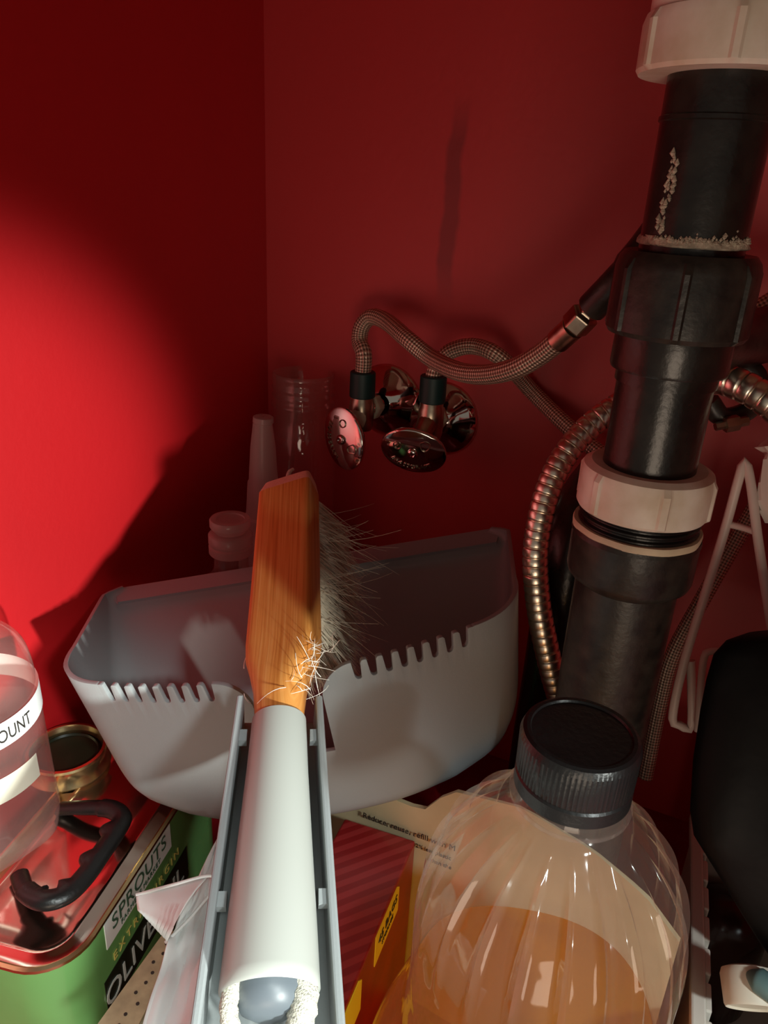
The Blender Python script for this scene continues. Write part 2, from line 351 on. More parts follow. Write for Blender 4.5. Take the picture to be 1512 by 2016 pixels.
# ---------------------------------------------------------------- dustpan
# frame fitted to the photograph: origin at the middle of the rear rim, x right, y towards the lip, z up
PO = V((-.0497, .3324, .2627)); PX = V((.977, .045, .210)).normalized(); PY = V((-.056, .998, .043)); PY = (PY - PX * PY.dot(PX)).normalized(); PZ = PX.cross(PY)
def pan(x, y, z): return PO + PX * x + PY * y + PZ * z
A_, B_, CB, W1, YC, W2, DD, SS, HH = .1072, .0378, 1.664, .1335, .0215, .1477, .1553, .0162, .1150
dust = thing('dustpan', 'pale grey plastic dustpan with comb teeth along its rear wall, brush clipped into its handle', 'dustpan', pan(0, 0, -HH))
def yb(x): return CB * x * x
def build_pan():
    # plan curve of the rim from the left lip corner round the back to the right lip corner
    half = []                                            # right half: x from 0 outwards
    xs = [i * .0007 for i in range(int(A_ / .0007) + 1)]
    for x in xs: half.append((x, yb(x)))
    x0, y0 = half[-1]
    p0, p1, p2 = V((x0, y0, 0)), V((W1 + .001, y0 + .0100, 0)), V((W1 + .002, yb(A_) + .046, 0))
    for i in range(1, 13):
        t = i / 12; q = p0 * (1 - t) ** 2 + p1 * 2 * t * (1 - t) + p2 * t * t; half.append((q.x, q.y))
    for i in range(1, 19):
        t = i / 18; half.append((p2.x + (W2 - p2.x) * t - .012 * max(0, (t - .86) / .14) ** 2.2, p2.y + (DD - p2.y) * t))
    full = [(-x, y) for x, y in half[:0:-1]] + half
    PITCH = (A_ - B_) / 8.35
    def rim(x, y):
        ax = abs(x)
        z = 0 if y < yb(A_) + .02 else -SS * (y - yb(A_) - .02) / (DD - yb(A_) - .02)
        if y <= yb(A_) + 1e-6:
            if ax < B_:
                if ax > .0185:
                    t = (B_ - ax) / (B_ - .0185); z = -.022 * (1 - math.sqrt(max(0, 1 - t * t)))
                else: z = -.058
            else:
                s = (ax - B_) / PITCH; k = s - math.floor(s)
                if math.floor(s) < 8 and k < .50: z = -.0118 + .0022 * (abs(k - .25) / .25) ** 3
                elif math.floor(s) < 8: z = -.0016 * (abs(k - .75) / .25) ** 4
        return z
    def zfl(y): return -HH + (HH - SS - .004) * max(0, min(1, (y - .012) / (DD - .012)))
    n = len(full); secs = []
    for i, (x, y) in enumerate(full):
        a = V((*full[max(0, i - 1)], 0)); b = V((*full[min(n - 1, i + 1)], 0)); tn = (b - a).normalized(); nin = V((-tn.y, tn.x, 0))   # inward
        if i < 1 or i > n - 2: nin = V((1 if x < 0 else -1, 0, 0))
        zr, zf = rim(x, y), zfl(y); dep = max(.004, zr - zf) if abs(x) > .0185 else zr - zf
        depth = -zf
        sm = max(0, min(1, (abs(x) - .045) / (A_ - .045))); draft = .085 if y > yb(A_) - .0005 else .05 + .035 * sm * sm * (3 - 2 * sm)
        rad = min(.013 + .010 * min(1, abs(x) / (A_ + .02)) ** 2.5, .75 * (-zf) * .35 + .002)
        prof = []
        zz0 = zr; zz1 = zf + rad
        if zz1 > zz0: zz1 = zz0 - .0005
        for k in range(7):
            z = zz0 + (zz1 - zz0) * k / 6; prof.append((draft * (-z), z))
        off = draft * (-zz1); rv = zz1 - zf
        for k in range(1, 7):
            t = PI / 2 * k / 6; prof.append((off + rad * (1 - math.cos(t)), zz1 - rv * math.sin(t)))
        secs.append([V((x, y, 0)) + nin * o + V((0, 0, z)) for o, z in prof])
    vs, fs = rings(secs, False, False, False); m = len(secs[0])
    # floor between left and right inner edges
    inner = [s[-1] for s in secs]; mid = n // 2; SUB = 10; rows = []
    for i in range(0, mid):
        l, r = inner[i], inner[n - 1 - i]; row = [i * m + m - 1]
        for k in range(1, SUB):
            vs.append(l.lerp(r, k / SUB)); row.append(len(vs) - 1)
        row.append((n - 1 - i) * m + m - 1); rows.append(row)
    for a, b in zip(rows, rows[1:]):
        for k in range(SUB): fs.append((a[k], a[k + 1], b[k + 1], b[k]))
    a = rows[-1]; c = mid * m + m - 1
    for k in range(SUB): fs.append((a[k], a[k + 1], c))
    o = mesh_obj('scoop', [pan(*v) for v in vs], fs, M['grey'], dust, angle=50)
    s = o.modifiers.new('solid', 'SOLIDIFY'); s.thickness = .0026; s.offset = 0
    bevel(o, .0006, 2)
    # lip strip along the mouth
    z = -SS - .004
    L = [V((-W2 + .012, DD - .013, z + .003 - .004)), V((W2 - .012, DD - .013, z + .003 - .004)), V((W2 - .006, DD + .002, z + .002)), V((-W2 + .006, DD + .002, z + .002))]
    v = L + [p - V((0, 0, .004)) for p in L]
    mesh_obj('lip', [pan(*p) for p in v], [(0, 1, 2, 3), (7, 6, 5, 4), (0, 4, 5, 1), (1, 5, 6, 2), (2, 6, 7, 3), (3, 7, 4, 0)], M['greyd'], dust, smooth=False)
build_pan()

# ---------------------------------------------------------------- brush lying in the dustpan's handle
H0, H1, H2 = at(531, 1952, .273), at(550, 1412, .361), at(566, 950, .50)
AX = (H2 - H0).normalized(); LB = (H2 - H0).length; LJ = (H1 - H0).dot(AX)
n0 = (CAM - H1); n0 = (n0 - AX * n0.dot(AX)).normalized(); s0 = AX.cross(n0) * 1
if s0.dot(RGT) < 0: s0 = -s0
ROLL = math.radians(24)
BN = n0 * math.cos(ROLL) - s0 * math.sin(ROLL)           # the back of the wood looks up and left
BS = s0 * math.cos(ROLL) + n0 * math.sin(ROLL)           # its side looks right and up
def br(l, s, n): return H0 + AX * l + BS * s + BN * n
brush = thing('hand_brush', 'bamboo hand brush with white handle and beige bristles lying in the dustpan', 'brush', H0)
def superring(l, w, t, cs=0, cn=0, ex=5, k=28):
    out = []
    for i in range(k):
        a = 2 * PI * (i + .5) / k; c, s = math.cos(a), math.sin(a)
        out.append(br(l, cs + w * math.copysign(abs(c) ** (2 / ex), c), cn + t * math.copysign(abs(s) ** (2 / ex), s)))
    return out
# wooden head: neck, shoulder, block, bevelled end
wv, wf = rings([superring(l, w, t, cs, cn, e) for l, w, t, cs, cn, e in [
    (LJ - .010, .0105, .0105, 0, 0, 2.2), (LJ + .004, .0118, .0112, 0, 0, 2.3), (LJ + .014, .0125, .0112, 0, 0, 2.8), (LJ + .024, .0150, .0108, .0004, 0, 3.6),
    (LJ + .033, .0178, .0104, .0008, -.0002, 5), (LJ + .043, .0182, .0102, .001, -.0004, 8), (LJ + .09, .0178, .0100, .001, -.0006, 9), (LB - .013, .0176, .0100, .0012, -.0006, 9)]], True, True, True)
head = mesh_obj('wooden_head', wv, wf, M['wood'], brush, angle=30, uvs=[((p - H0).dot(AX), (p - H0).dot(BS) + .7 * (p - H0).dot(BN)) for p in wv])
ev, ef = rings([superring(l, w, t, cs, cn, e) for l, w, t, cs, cn, e in [(LB - .013, .0176, .0100, .0012, -.0006, 9), (LB - .0005, .0158, .0081, .0012, -.0026, 8), (LB + .0015, .0150, .0066, .0012, -.0036, 5)]], True, False, True)
end = mesh_obj('end_bevel', ev, ef, M['endwood'], brush, angle=30); end['label'] = 'pale cut end of the bamboo head'
# white handle
hv, hf = lathe([(.0104, LJ - .006), (.0125, LJ - .0045), (.0127, LJ - .002), (.0137, LJ * .75), (.0155, LJ * .45), (.0172, LJ * .18), (.0180, .004), (.0182, .0), (.0174, -.0012), (.0160, .002), (.0150, .014), (.001, .018)], H0, AX, 48, False, False)
hd = mesh_obj('handle', hv, hf, M['white_plastic'], brush, angle=50); hd['label'] = 'white tapered plastic handle'
pv, pf = lathe([(.0001, -.0085), (.006, -.0082), (.0105, -.006), (.0128, -.001), (.0134, .012)], H0 + BN * -.001, AX, 32, False, True)
pl = mesh_obj('end_plug', pv, pf, M['plug'], brush, angle=50)
for s, nm in ((1, .0122), (-1, .0140)):
    pp, L = spline([H0 + AX * .006 + s0 * (s * .010) + n0 * .003, H0 + AX * -.004 + s0 * (s * nm) + n0 * .0035, H0 + AX * -.016 + s0 * (s * (nm - .003)), H0 + AX * -.03 + s0 * (s * .005) - n0 * .004], 34)
    v, f, u = tube(pp, .0050 if s > 0 else .0032, 14, uvs=True, rf=lambda t, q: 1 + .10 * math.sin(3 * t + q * 1500))
    mesh_obj('hanging_cord', v, f, M['cord'], brush, uvs=u)
pp, L = spline([br(LB - .001, .001, -.002), br(LB + .004, .0005, 0), br(LB + .008, .0022, .002), br(LB + .010, .005, .002)], 14)
v, f = tube(pp, [.0026 - .0016 * i / 13 for i in range(14)], 8); mesh_obj('tip_cord', v, f, M['cord'], brush)
# bristles: one countless mass
def hair(p, d, L, r, seg, curl, bend):
    pts = [p]; q = d.normalized(); st = L / seg
    c = V((random.gauss(0, 1), random.gauss(0, 1), random.gauss(0, 1))) * curl + bend
    for i in range(seg): q = (q + c / seg).normalized(); pts.append(pts[-1] + q * st)
    a, b, _ = basis(d); secs = []
    for i, x in enumerate(pts):
        rr = r * (1 - .6 * i / seg); secs.append([x + a * (rr * math.cos(t)) + b * (rr * math.sin(t)) for t in (0, 2.1, 4.2)])
    return rings(secs, True, False, False)
parts = []
l0, l1 = LJ + .058, LB - .012
for i in range(7000):
    u = random.random(); s = random.uniform(-1, 1)
    e = math.sin(PI * min(1, max(0, u)) ** .8) if True else 0
    d = -BN + AX * (.42 * (u - .35) + random.gauss(0, .12)) + BS * (.34 * s + random.gauss(0, .08)) - Z1 * .12
    L = .050 * (.80 + .2 * math.sin(PI * u)) * random.uniform(.8, 1.06)
    parts.append(hair(br(l0 + (l1 - l0) * u, .0008 + s * .0150, -.0098), d, L, .00030, 4, .12, V((0, 0, -.08))))
for i in range(60):
    u = random.random(); s = random.uniform(.4, 1)
    d = -BN * .8 + BS * random.uniform(.3, .9) + AX * random.gauss(.1, .4)
    parts.append(hair(br(l0 + (l1 - l0) * u, s * .016, -.0098), d, random.uniform(.04, .062), .00016, 5, .5, V((0, 0, -.05))))
v, f = join(*parts); bo = mesh_obj('bristles', v, f, M['bristle'], brush, smooth=False); bo['kind'] = 'stuff'
# loose pale fibres caught at the shoulder of the head
parts = []
for i in range(46):
    l = LJ + random.uniform(.006, .040); s = .0125 + random.uniform(-.006, .012) + (l - LJ) * .12
    p = br(l, s, random.uniform(.002, .011) - max(0, s - .016) * .5); d = V((random.gauss(0, 1), random.gauss(0, 1), random.gauss(.2, .7)))
    parts.append(hair(p, d, random.uniform(.006, .016), .00022, 5, 1.2, V((0, 0, 0))))
parts.append(hair(br(LJ + .032, -.0185, .004), AX * 1 - BS * .2 + BN * .1, .014, .0003, 7, .1, BS * 1.1))
parts.append(hair(br(LJ + .018, -.0185, .002), -AX + BS * .1, .010, .00025, 6, .1, BS * .9))
v, f = join(*parts); so = mesh_obj('loose_fibres', v, f, M['strand'], brush, smooth=False); so['kind'] = 'stuff'

# the dustpan's channel handle holds the brush: two rails, a floor, small clips
def rail_pts(l):
    t = l / LJ; r = .0182 + (.0130 - .0182) * t
    return r + .0046
for s in (-1, 1):
    secs = []
    for i in range(15):
        l = -.05 + (LJ + .012 + .05) * i / 14; w = rail_pts(max(l, -.02)); c = H0 + AX * l
        a, b = s * w, s * (w + .0034)
        secs.append([c + s0 * a + n0 * .002, c + s0 * b + n0 * .002, c + s0 * b - n0 * .024, c + s0 * a - n0 * .024])
    v, f = rings(secs); bevel(mesh_obj('handle_rail', v, f, M['grey'], dust, smooth=False), .001)
secs = []
for i in range(15):
    l = -.05 + (LJ + .012 + .05) * i / 14; w = rail_pts(max(l, -.02)) + .0034; c = H0 + AX * l
    secs.append([c - s0 * w - n0 * .0215, c + s0 * w - n0 * .0215, c + s0 * w - n0 * .025, c - s0 * w - n0 * .025])
v, f = rings(secs); mesh_obj('handle_floor', v, f, M['grey'], dust, smooth=False)
for l in (LJ - .012, .030):
    for s in (-1, 1):
        w = rail_pts(l); c = H0 + AX * l - n0 * .005
        v, f = box(c + s0 * (s * (w - .0036)), s0 * (s * .0045), AX * .006, n0 * .0045); mesh_obj('clip', v, f, M['grey'], dust, smooth=False)

# ---------------------------------------------------------------- drain pipe
PXY = (.119, .329)
def pz(py, r): return zat(PXY[0], PXY[1] - r, py)
drain = thing('drain_pipe', 'black sink drain pipe with white nuts running down through the cabinet', 'pipe', (PXY[0], PXY[1], 0))
def plath(name, prof, m, seg=48, rfun=None, caps=(True, True), parent=drain, angle=35, lab=None):
    v, f = lathe(prof, (PXY[0], PXY[1], 0), (0, 0, 1), seg, *caps, rfun=rfun, ref=(0, -1, 0))
    o = mesh_obj(name, v, f, m, parent, angle=angle)
    if lab: o['label'] = lab
    return o
def ribs(n, amp, wid, ph=0, lo=-9, hi=9):
    def g(t, h, i):
        if not lo <= h <= hi: return 1
        k = (t * n / (2 * PI) + ph) % 1; k = min(k, 1 - k)
        return 1 + (amp if k < wid else 0)
    return g
def nut(name, zt, zb, r, n, ph, m, lab, skirt):
    prof = [(.021, zt - .0005), (r * .86, zt), (r * .97, zt - .0018), (r, zt - .005), (r, zb + .004), (r * 1.0, zb + .0015), (r * .97, zb), (r * .8, zb)]
    return plath(name, prof, m, 192, ribs(n, .035, .055, ph, zb + .0012, zt - .0035), lab=lab, angle=28)
zt1, zb1 = .5622, .5440
plath('sink_tailpiece', [(.0305, zt1 + .001), (.0305, .78)], M['nut'], lab='white tailpiece above the top nut')
nut('slip_nut', zt1 + .003, zb1, .0325, 6, .28, M['nut'], 'large white slip nut at the top of the drain', 0)
plath('upper_tube', [(.0205, .455), (.0205, .528), (.0212, .5285), (.0212, .5300), (.0205, .5305), (.0205, zb1 + .004)], M['abs'])
plath('cement_ring', [(.0208, .4838), (.0216, .4845), (.0212, .4860), (.0207, .4870), (.0204, .4875)], M['cement'], 64, lambda t, h, i: 1 + .02 * math.sin(7 * t + i) + .012 * math.sin(23 * t + 2 * i))
# a dribble of old cement on the tube
parts = []
for k in range(60):
    t = -PI / 2 - 1.02 + random.gauss(0, .05); z = .489 + random.random() ** 1.3 * .028; t += (z - .489) * 2
    p = V((PXY[0] + .0206 * math.cos(t), PXY[1] + .0206 * math.sin(t), z)); r = random.uniform(.0005, .0013)
    parts.append(lathe([(0.0001, -r), (r, 0), (.0001, r * 1.6)], p, (0, 0, 1), 6, False, False))
for k in range(150):
    t = -PI / 2 + random.uniform(-1.1, 1.1); z = .4868 + abs(random.gauss(0, .0013)) - .001; p = V((PXY[0] + .0209 * math.cos(t), PXY[1] + .0209 * math.sin(t), z)); r = random.uniform(.0004, .0011)
    parts.append(lathe([(0.0001, -r), (r, 0), (.0001, r)], p, (0, 0, 1), 6, False, False))
v, f = join(*parts); o = mesh_obj('cement_crumbs', v, f, M['cement'], drain); o['kind'] = 'stuff'
# tee with its ribbed collar
plath('tee_collar', [(.0215, .4805), (.0255, .4815), (.0275, .4790), (.0286, .475), (.0288, .4505), (.0276, .4485), (.0236, .4495)], M['abs2'], 192, ribs(7, .045, .05, .36, .4505, .4752), angle=28)
plath('tee_body', [(.0242, .4500), (.0245, .4350), (.0240, .4335), (.0214, .4330), (.0214, .428)], M['abs'])
plath('lower_tube', [(.0204, .3660), (.0204, .4340)], M['abs'])
nut('compression_nut', .3905, .3690, .0295, 6, .02, M['nut'], 'white compression nut half way down the drain', 0)
prof = [(.0262, .3560)]
for k in range(4): prof += [(.0262, .3575 + k * .0032), (.0274, .3585 + k * .0032), (.0274, .3592 + k * .0032), (.0262, .3600 + k * .0032)]
plath('thread', prof + [(.0262, .3722)], M['black'], 64)
plath('gasket', [(.0262, .3575), (.0292, .3580), (.0294, .3600), (.0290, .3612), (.0262, .3610)], M['gasket'], 64, lambda t, h, i: 1 + .012 * math.sin(3 * t + 1) + .006 * math.sin(11 * t))
plath('hub', [(.0268, .3545), (.0296, .3560), (.0292, .3582), (.0292, .3370), (.0284, .3345), (.0246, .3315), (.0240, .3310)], M['abs2'])
plath('trap_tube', [(.0240, .004), (.0240, .3320)], M['abs2'])
# the trap's outlet: rises behind and turns into the wall
ob = at(1116, 1150, .50); ow = V((ob.x, ob.y, 0)) + NW * -.30; 
pp, L = spline([V((PXY[0], PXY[1] + .02, .05)), V((ob.x + .004, ob.y - .03, .045)), V((ob.x, ob.y, .09)), V((ob.x, ob.y, .20)), V((ob.x, ob.y, .27)), V((ob.x, ob.y, .30)) - NW * .012, V((ob.x, ob.y, .312)) - NW * .045, V((ob.x, ob.y, .312)) - NW * .085], 50)
v, f = tube(pp, .020, 24); mesh_obj('trap_arm', v, f, M['abs'], drain)
# side branch of the tee with rubber hose, clamp and screw
b0 = V((PXY[0], PXY[1], .444)); b1 = at(1440, 672, .382); b2 = at(1530, 655, .40); b3 = at(1640, 640, .42)
pp, L = spline([b0, b1, b2, b3, at(1760, 660, .43), at(1830, 760, .45)], 36); v, f = tube(pp, .0145, 20); mesh_obj('branch', v, f, M['abs2'], drain)
pp, L = spline([at(1395, 745, .395), at(1440, 712, .40), at(1490, 740, .402), at(1482, 800, .402), at(1425, 822, .398), at(1396, 790, .395)], 30)
v, f = tube(pp, .0052, 10); mesh_obj('clamp_band', v, f, M['abs2'], drain)
c0, c1 = at(1408, 840, .392), at(1472, 828, .392)
ax = (c1 - c0)
v, f = lathe([(.0022, 0), (.0022, .005), (.0042, .005), (.0042, .012), (.0026, .0125), (.0026, ax.length)], c0, ax, 6, True, True)
sc_ = mesh_obj('clamp_screw', v, f, M['brass'], drain, smooth=False)

# ---------------------------------------------------------------- stop valves on the back wall
def vec(r, u, b): return (RGT * r - DWN * u - FWD * b).normalized()
def stop_valve(label, ew, body, sl, wheel, nrm, major, offb):
    E0 = onwall(*ew); Bc = onwall(*body, offb)
    t = thing('stop_valve', label, 'valve', E0, 'stop valves under the sink')
    v, f = lathe([(.0315, 0), (.0312, .0015), (.0295, .0035), (.0255, .0062), (.0190, .0105), (.0130, .0150), (.0095, .0165), (.0093, .0150)], E0, NW, 56, True, False)
    e = mesh_obj('escutcheon', v, f, M['chrome'], t, angle=60)
    pp = [E0 + NW * .012, E0.lerp(Bc, .6) + NW * .004, Bc]; v, f = tube(spline(pp, 8)[0], .0078, 20); mesh_obj('supply_stub', v, f, M['chrome'], t)
    d = (Bc - E0).normalized()
    v, f = lathe([(.0095, -.020), (.0112, -.0185), (.0112, -.011), (.0095, -.0095)], Bc, d, 6); bevel(mesh_obj('inlet_nut', v, f, M['limescale'], t, smooth=False), .0008)
    v, f = lathe([(.0088, -.0165), (.0100, -.012), (.0104, 0), (.0100, .007), (.0092, .009), (.0092, .0150), (.0085, .016)], Bc, Z1, 20); mesh_obj('valve_body', v, f, M['brass'], t)
    v, f = lathe([(.0095, .012), (.0098, .0125), (.0098, .0205), (.0085, .0215)], Bc, Z1, 6); bevel(mesh_obj('outlet_nut', v, f, M['brass'], t, smooth=False), .0008)
    S = onwall(*sl, offb); S = V((Bc.x, Bc.y, S.z))
    v, f = lathe([(.0098, -.0105), (.0105, -.0098), (.0103, .0095), (.0096, .0103), (.006, .0103)], S, Z1, 24); g = mesh_obj('sleeve', v, f, M['sleeve'], t); g['label'] = 'dark green sleeve on the valve outlet'
    # oval handle
    Wc = wheel; n = nrm
    st = [Bc, Bc.lerp(Wc - n * .006, .6), Wc - n * .004]; v, f = tube(spline(st, 8)[0], [.0085, .0085, .0080, .0075, .0070, .0055, .0050, .0050], 16); mesh_obj('stem', v, f, M['limescale'] if ew[0] < 800 else M['brass'], t)
    a = (major - n * major.dot(n)).normalized(); b = n.cross(a); AA, BB = .0258, .0200
    secs = []
    for k_, h in [(.25, -.0052), (.80, -.0050), (.97, -.0030), (1.0, -.0008), (.985, .0006), (.93, .0012), (.6, .0024), (.3, .0030), (.02, .0032)]:
        secs.append([Wc + n * h + a * (AA * k_ * math.cos(q)) + b * (BB * k_ * math.sin(q)) for q in [2 * PI * i / 48 for i in range(48)]])
    v, f = rings(secs); hw = mesh_obj('handle', v, f, M['chrome'], t, angle=50); hw['label'] = 'oval chrome valve handle'
    v, f = lathe([(.0042, .0020), (.0042, .0042), (.0034, .0052), (.0020, .0056), (.0012, .0048)], Wc, n, 20); mesh_obj('screw', v, f, M['chrome'], hw)
    if b.dot(RGT * (2 if ew[0] < 800 else 0) - DWN) < 0: a, b = -a, -b
    PF = [(0, .0032), (.3, .0030), (.6, .0024), (.93, .0012), (1.0, .0004)]
    def top(x, y):                                       # height of the handle's face
        k = min(.999, math.hypot(x / AA, y / BB))
        for (k0, h0), (k1, h1_) in zip(PF, PF[1:]):
            if k <= k1: return h0 + (h1_ - h0) * (k - k0) / (k1 - k0)
    def emb(x, y, h):
        q = -PI / 2 + x / .0160; px_, py_ = (AA - .0056 + y * -.9) * math.cos(q), (BB - .0050 + y * -.9) * math.sin(q)
        return Wc + n * (top(px_, py_) + .0001 + abs(h)) + a * px_ + b * py_
    lettering('BRASSCRAFT', .0052, emb, M['brass'], hw, depth=.0007)
    # crest and round mark stamped on the handle
    for cx_, cy_, w_, pts_ in ((.0085, .0082, .0036, [(-1, .7), (0, 1.2), (1, .7), (.75, -.6), (0, -1.1), (-.75, -.6)]), (-.0125, .0040, .0030, [(math.cos(q), math.sin(q)) for q in [2 * PI * i / 10 for i in range(10)]])):
        pth = []
        for x, y in pts_:
            xx, yy = cx_ + w_ * x, cy_ + w_ * y; pth.append(Wc + n * (top(xx, yy) + .0003) + a * xx + b * yy)
        v, f = tube(spline(pth + [pth[0]], 40)[0], .0005, 6); mesh_obj('stamped_mark', v, f, M['brass'], hw)
    return t, S
w1 = onwall(677, 864, .066); w2 = onwall(814, 888, .072)
va, S1 = stop_valve('chrome stop valve nearest the cabinet corner, its oval handle turned upright', (763, 788), (712, 806), (706, 755), w1, vec(-.60, -.28, .74), V((0, 0, 1)) + RGT * .35 * -1, .040)
vb, S2 = stop_valve('chrome stop valve farther from the corner, its oval handle lying sideways', (872, 824), (848, 822), (850, 765), w2, vec(-.25, -.64, .72), RGT - DWN * -.12, .042)

# ---------------------------------------------------------------- hoses
def Zof(p): return (p - CAM).dot(FWD)
z1, z2 = Zof(S1), Zof(S2)
def braided(label, pts, r, n, name='braided_hose', parts=()):
    t = thing(name, label, 'hose', pts[0], 'braided supply hoses')
    pp, L = spline(pts, n); v, f, u = tube(pp, r, 20, uvs=True); mesh_obj('braided_sheath', v, f, M['braid'], t, uvs=u)
    return t
h1 = [S1 + V((0, 0, .006)), S1 + V((0, 0, .024)), at(708, 672, z1 - .004), at(713, 642, z1 - .006), at(732, 624, z1 - .012), at(762, 634, z1 - .025), at(802, 668, z1 - .05), at(850, 706, .555), at(905, 732, .52), at(960, 737, .495), at(1015, 725, .472), at(1065, 697, .455), at(1103, 667, .44)]
t = braided('braided steel hose arching from the corner valve across in front of the other hose', h1, .0066, 150)
e0, e1_, e2_, e3_ = at(1098, 672, .4415), at(1128, 645, .43), at(1165, 606, .418), at(1215, 555, .402)
v, f = tube([e0, e0.lerp(e1_, .5), e1_], .0072, 18); mesh_obj('ferrule', v, f, M['brass'], t)
d = e2_ - e1_
v, f = lathe([(.0066, 0), (.0088, .001), (.0088, .011), (.0070, .012), (.0060, .0125), (.0060, d.length)], e1_, d, 6); bevel(mesh_obj('hose_nut', v, f, M['brass'], t, smooth=False), .0008)
pp, L = spline([e2_, e3_, at(1275, 488, .392), at(1335, 395, .384), at(1380, 250, .376), at(1400, 60, .372)], 40)
v, f = tube(pp, [.0085] * 8 + [.0098] * 12 + [.007] * 20, 18); mesh_obj('faucet_shank', v, f, M['abs2'], t)
h2 = [S2 + V((0, 0, .006)), S2 + V((.0, 0, .013)), at(866, 712, z2 - .004), at(890, 690, z2 - .008), at(935, 682, z2 - .015), at(985, 704, z2 - .025), at(1045, 768, .59), at(1105, 828, .575), at(1165, 880, .56), at(1230, 930, .548), at(1290, 1000, .54)]
braided('braided steel hose looping from the second valve and passing under the other hose', h2, .0062, 140)
h3 = [at(1395, 655, .43), at(1450, 628, .425), at(1500, 606, .42), at(1560, 570, .415)]
braided('short length of braided hose showing past the tee at the right edge', h3, .0058, 60)
h4 = [at(1510, 960, .52), at(1450, 1062, .53), at(1380, 1185, .54), at(1325, 1290, .55), at(1298, 1390, .56), at(1270, 1530, .57)]
braided('braided hose running down in shadow behind the white wire rack', h4, .0056, 80)
# corrugated sprayer hose
hp = [at(1760, 1330, .42), at(1745, 1150, .385), at(1705, 1010, .362), at(1640, 905, .355), at(1560, 830, .358), at(1505, 785, .362), at(1455, 757, .368), at(1410, 745, .378), at(1350, 744, .40), at(1280, 765, .44), at(1205, 806, .445), at(1145, 855, .448), at(1098, 920, .45), at(1068, 1000, .452), at(1054, 1090, .455), at(1060, 1190, .46), at(1079, 1290, .466), at(1100, 1370, .472), at(1125, 1450, .48), at(1150, 1540, .485)]
ch = thing('sprayer_hose', 'corrugated silver metal hose looping behind the drain pipe and down beside the dustpan', 'hose', hp[-1])
pp, L = spline(hp, 900); pitch = .0054; rr = []
for i in range(900):
    k = (L * i / 899 / pitch) % 1; rr.append(.0074 - (.0008 if k < .06 or k > .94 else 0) + .0003 * math.sin(PI * k))
v, f = tube(pp, rr, 20); mesh_obj('corrugated_tube', v, f, M['hose'], ch, angle=45)

# ---------------------------------------------------------------- amber bottle
BX, BY = .0709, .2100
bot = thing('plastic_bottle', 'large clear plastic bottle with black ribbed cap, half full of amber liquid', 'bottle', (BX, BY, 0))
CZ = .3335; KB = .978                                                # top of the cap
def square(t, h, i): return 1
def flute(t, h, i):                                      # pleats below the neck
    h = h / KB
    if .215 < h < .307:
        k = min(1, (.307 - h) / .010) * min(1, max(0, h - .235) / .05); q = (t * 21 / (2 * PI)) % 1; q = abs(q - .5) * 2
        return 1 + .075 * k * (max(0, 1 - q / .30) ** .9 - .2)
    if .14 < h <= .215: return 1 - .05 * math.exp(-((h - .185) / .018) ** 2) * (1 + math.cos(4 * t + .6)) * .8
    return 1
prof = [(.030, .001), (.060, .002), (.0685, .010), (.070, .03), (.070, .12), (.067, .150), (.0610, .175), (.0555, .192), (.0520, .205), (.0508, .220), (.0508, .235), (.0500, .250), (.0478, .265), (.0440, .278), (.0388, .288), (.0325, .2965), (.0262, .303), (.0220, .307), (.0190, .310), (.0182, .313), (.0182, CZ - .020)]
fine = []
pp, L = spline([V((r, 0, h)) for r, h in prof], 90); fine = [(max(.0005, p.x), p.z * KB) for p in pp]; fine[-1] = (.0182, CZ - .020)
v, f = lathe(fine, (BX, BY, 0), Z1, 252, True, False, flute, ref=(0, -1, 0)); mesh_obj('bottle_shell', v, f, M['pet'], bot, angle=60)
v, f = lathe([(.0182, .3040), (.0212, .3050), (.0214, .3070), (.0182, .3078)], (BX, BY, 0), Z1, 48, False, False); mesh_obj('neck_ring', v, f, M['pet'], bot)
LZ = .187
lq = [(max(.0004, (r - .0012) * 1), h + .001) for r, h in fine if h < LZ] ; lq.append((lq[-1][0], LZ + .0005)); lq.append((.001, LZ))
v, f = lathe(lq, (BX, BY, 0), Z1, 96, True, True, flute, ref=(0, -1, 0))
LQ = film('amber_liquid', (.95, .66, .14), .03, ior=1.12, haze=.24, hazecol=(.80, .44, .03), bump=.3, bscale=30)
mesh_obj('amber_liquid', v, f, LQ, bot, angle=60)
# cap: ribbed skirt, raised ring and flat disc, safety band
v, f = lathe([(.0190, CZ - .0235), (.0203, CZ - .0232), (.0203, CZ - .0180), (.0197, CZ - .0172), (.0203, CZ - .0165), (.0205, CZ - .003), (.0196, CZ - .0006), (.0184, CZ), (.0172, CZ), (.0168, CZ - .0008), (.0004, CZ - .0010)], (BX, BY, 0), Z1, 240, False, True,
             lambda t, h, i: 1 - (.014 if (t * 80 / (2 * PI)) % 1 < .4 and CZ - .0163 > h - .0006 and h < CZ - .0028 and h > CZ - .0168 else 0))
mesh_obj('cap', v, f, M['black'], bot, angle=25)['label'] = 'black ribbed screw cap'

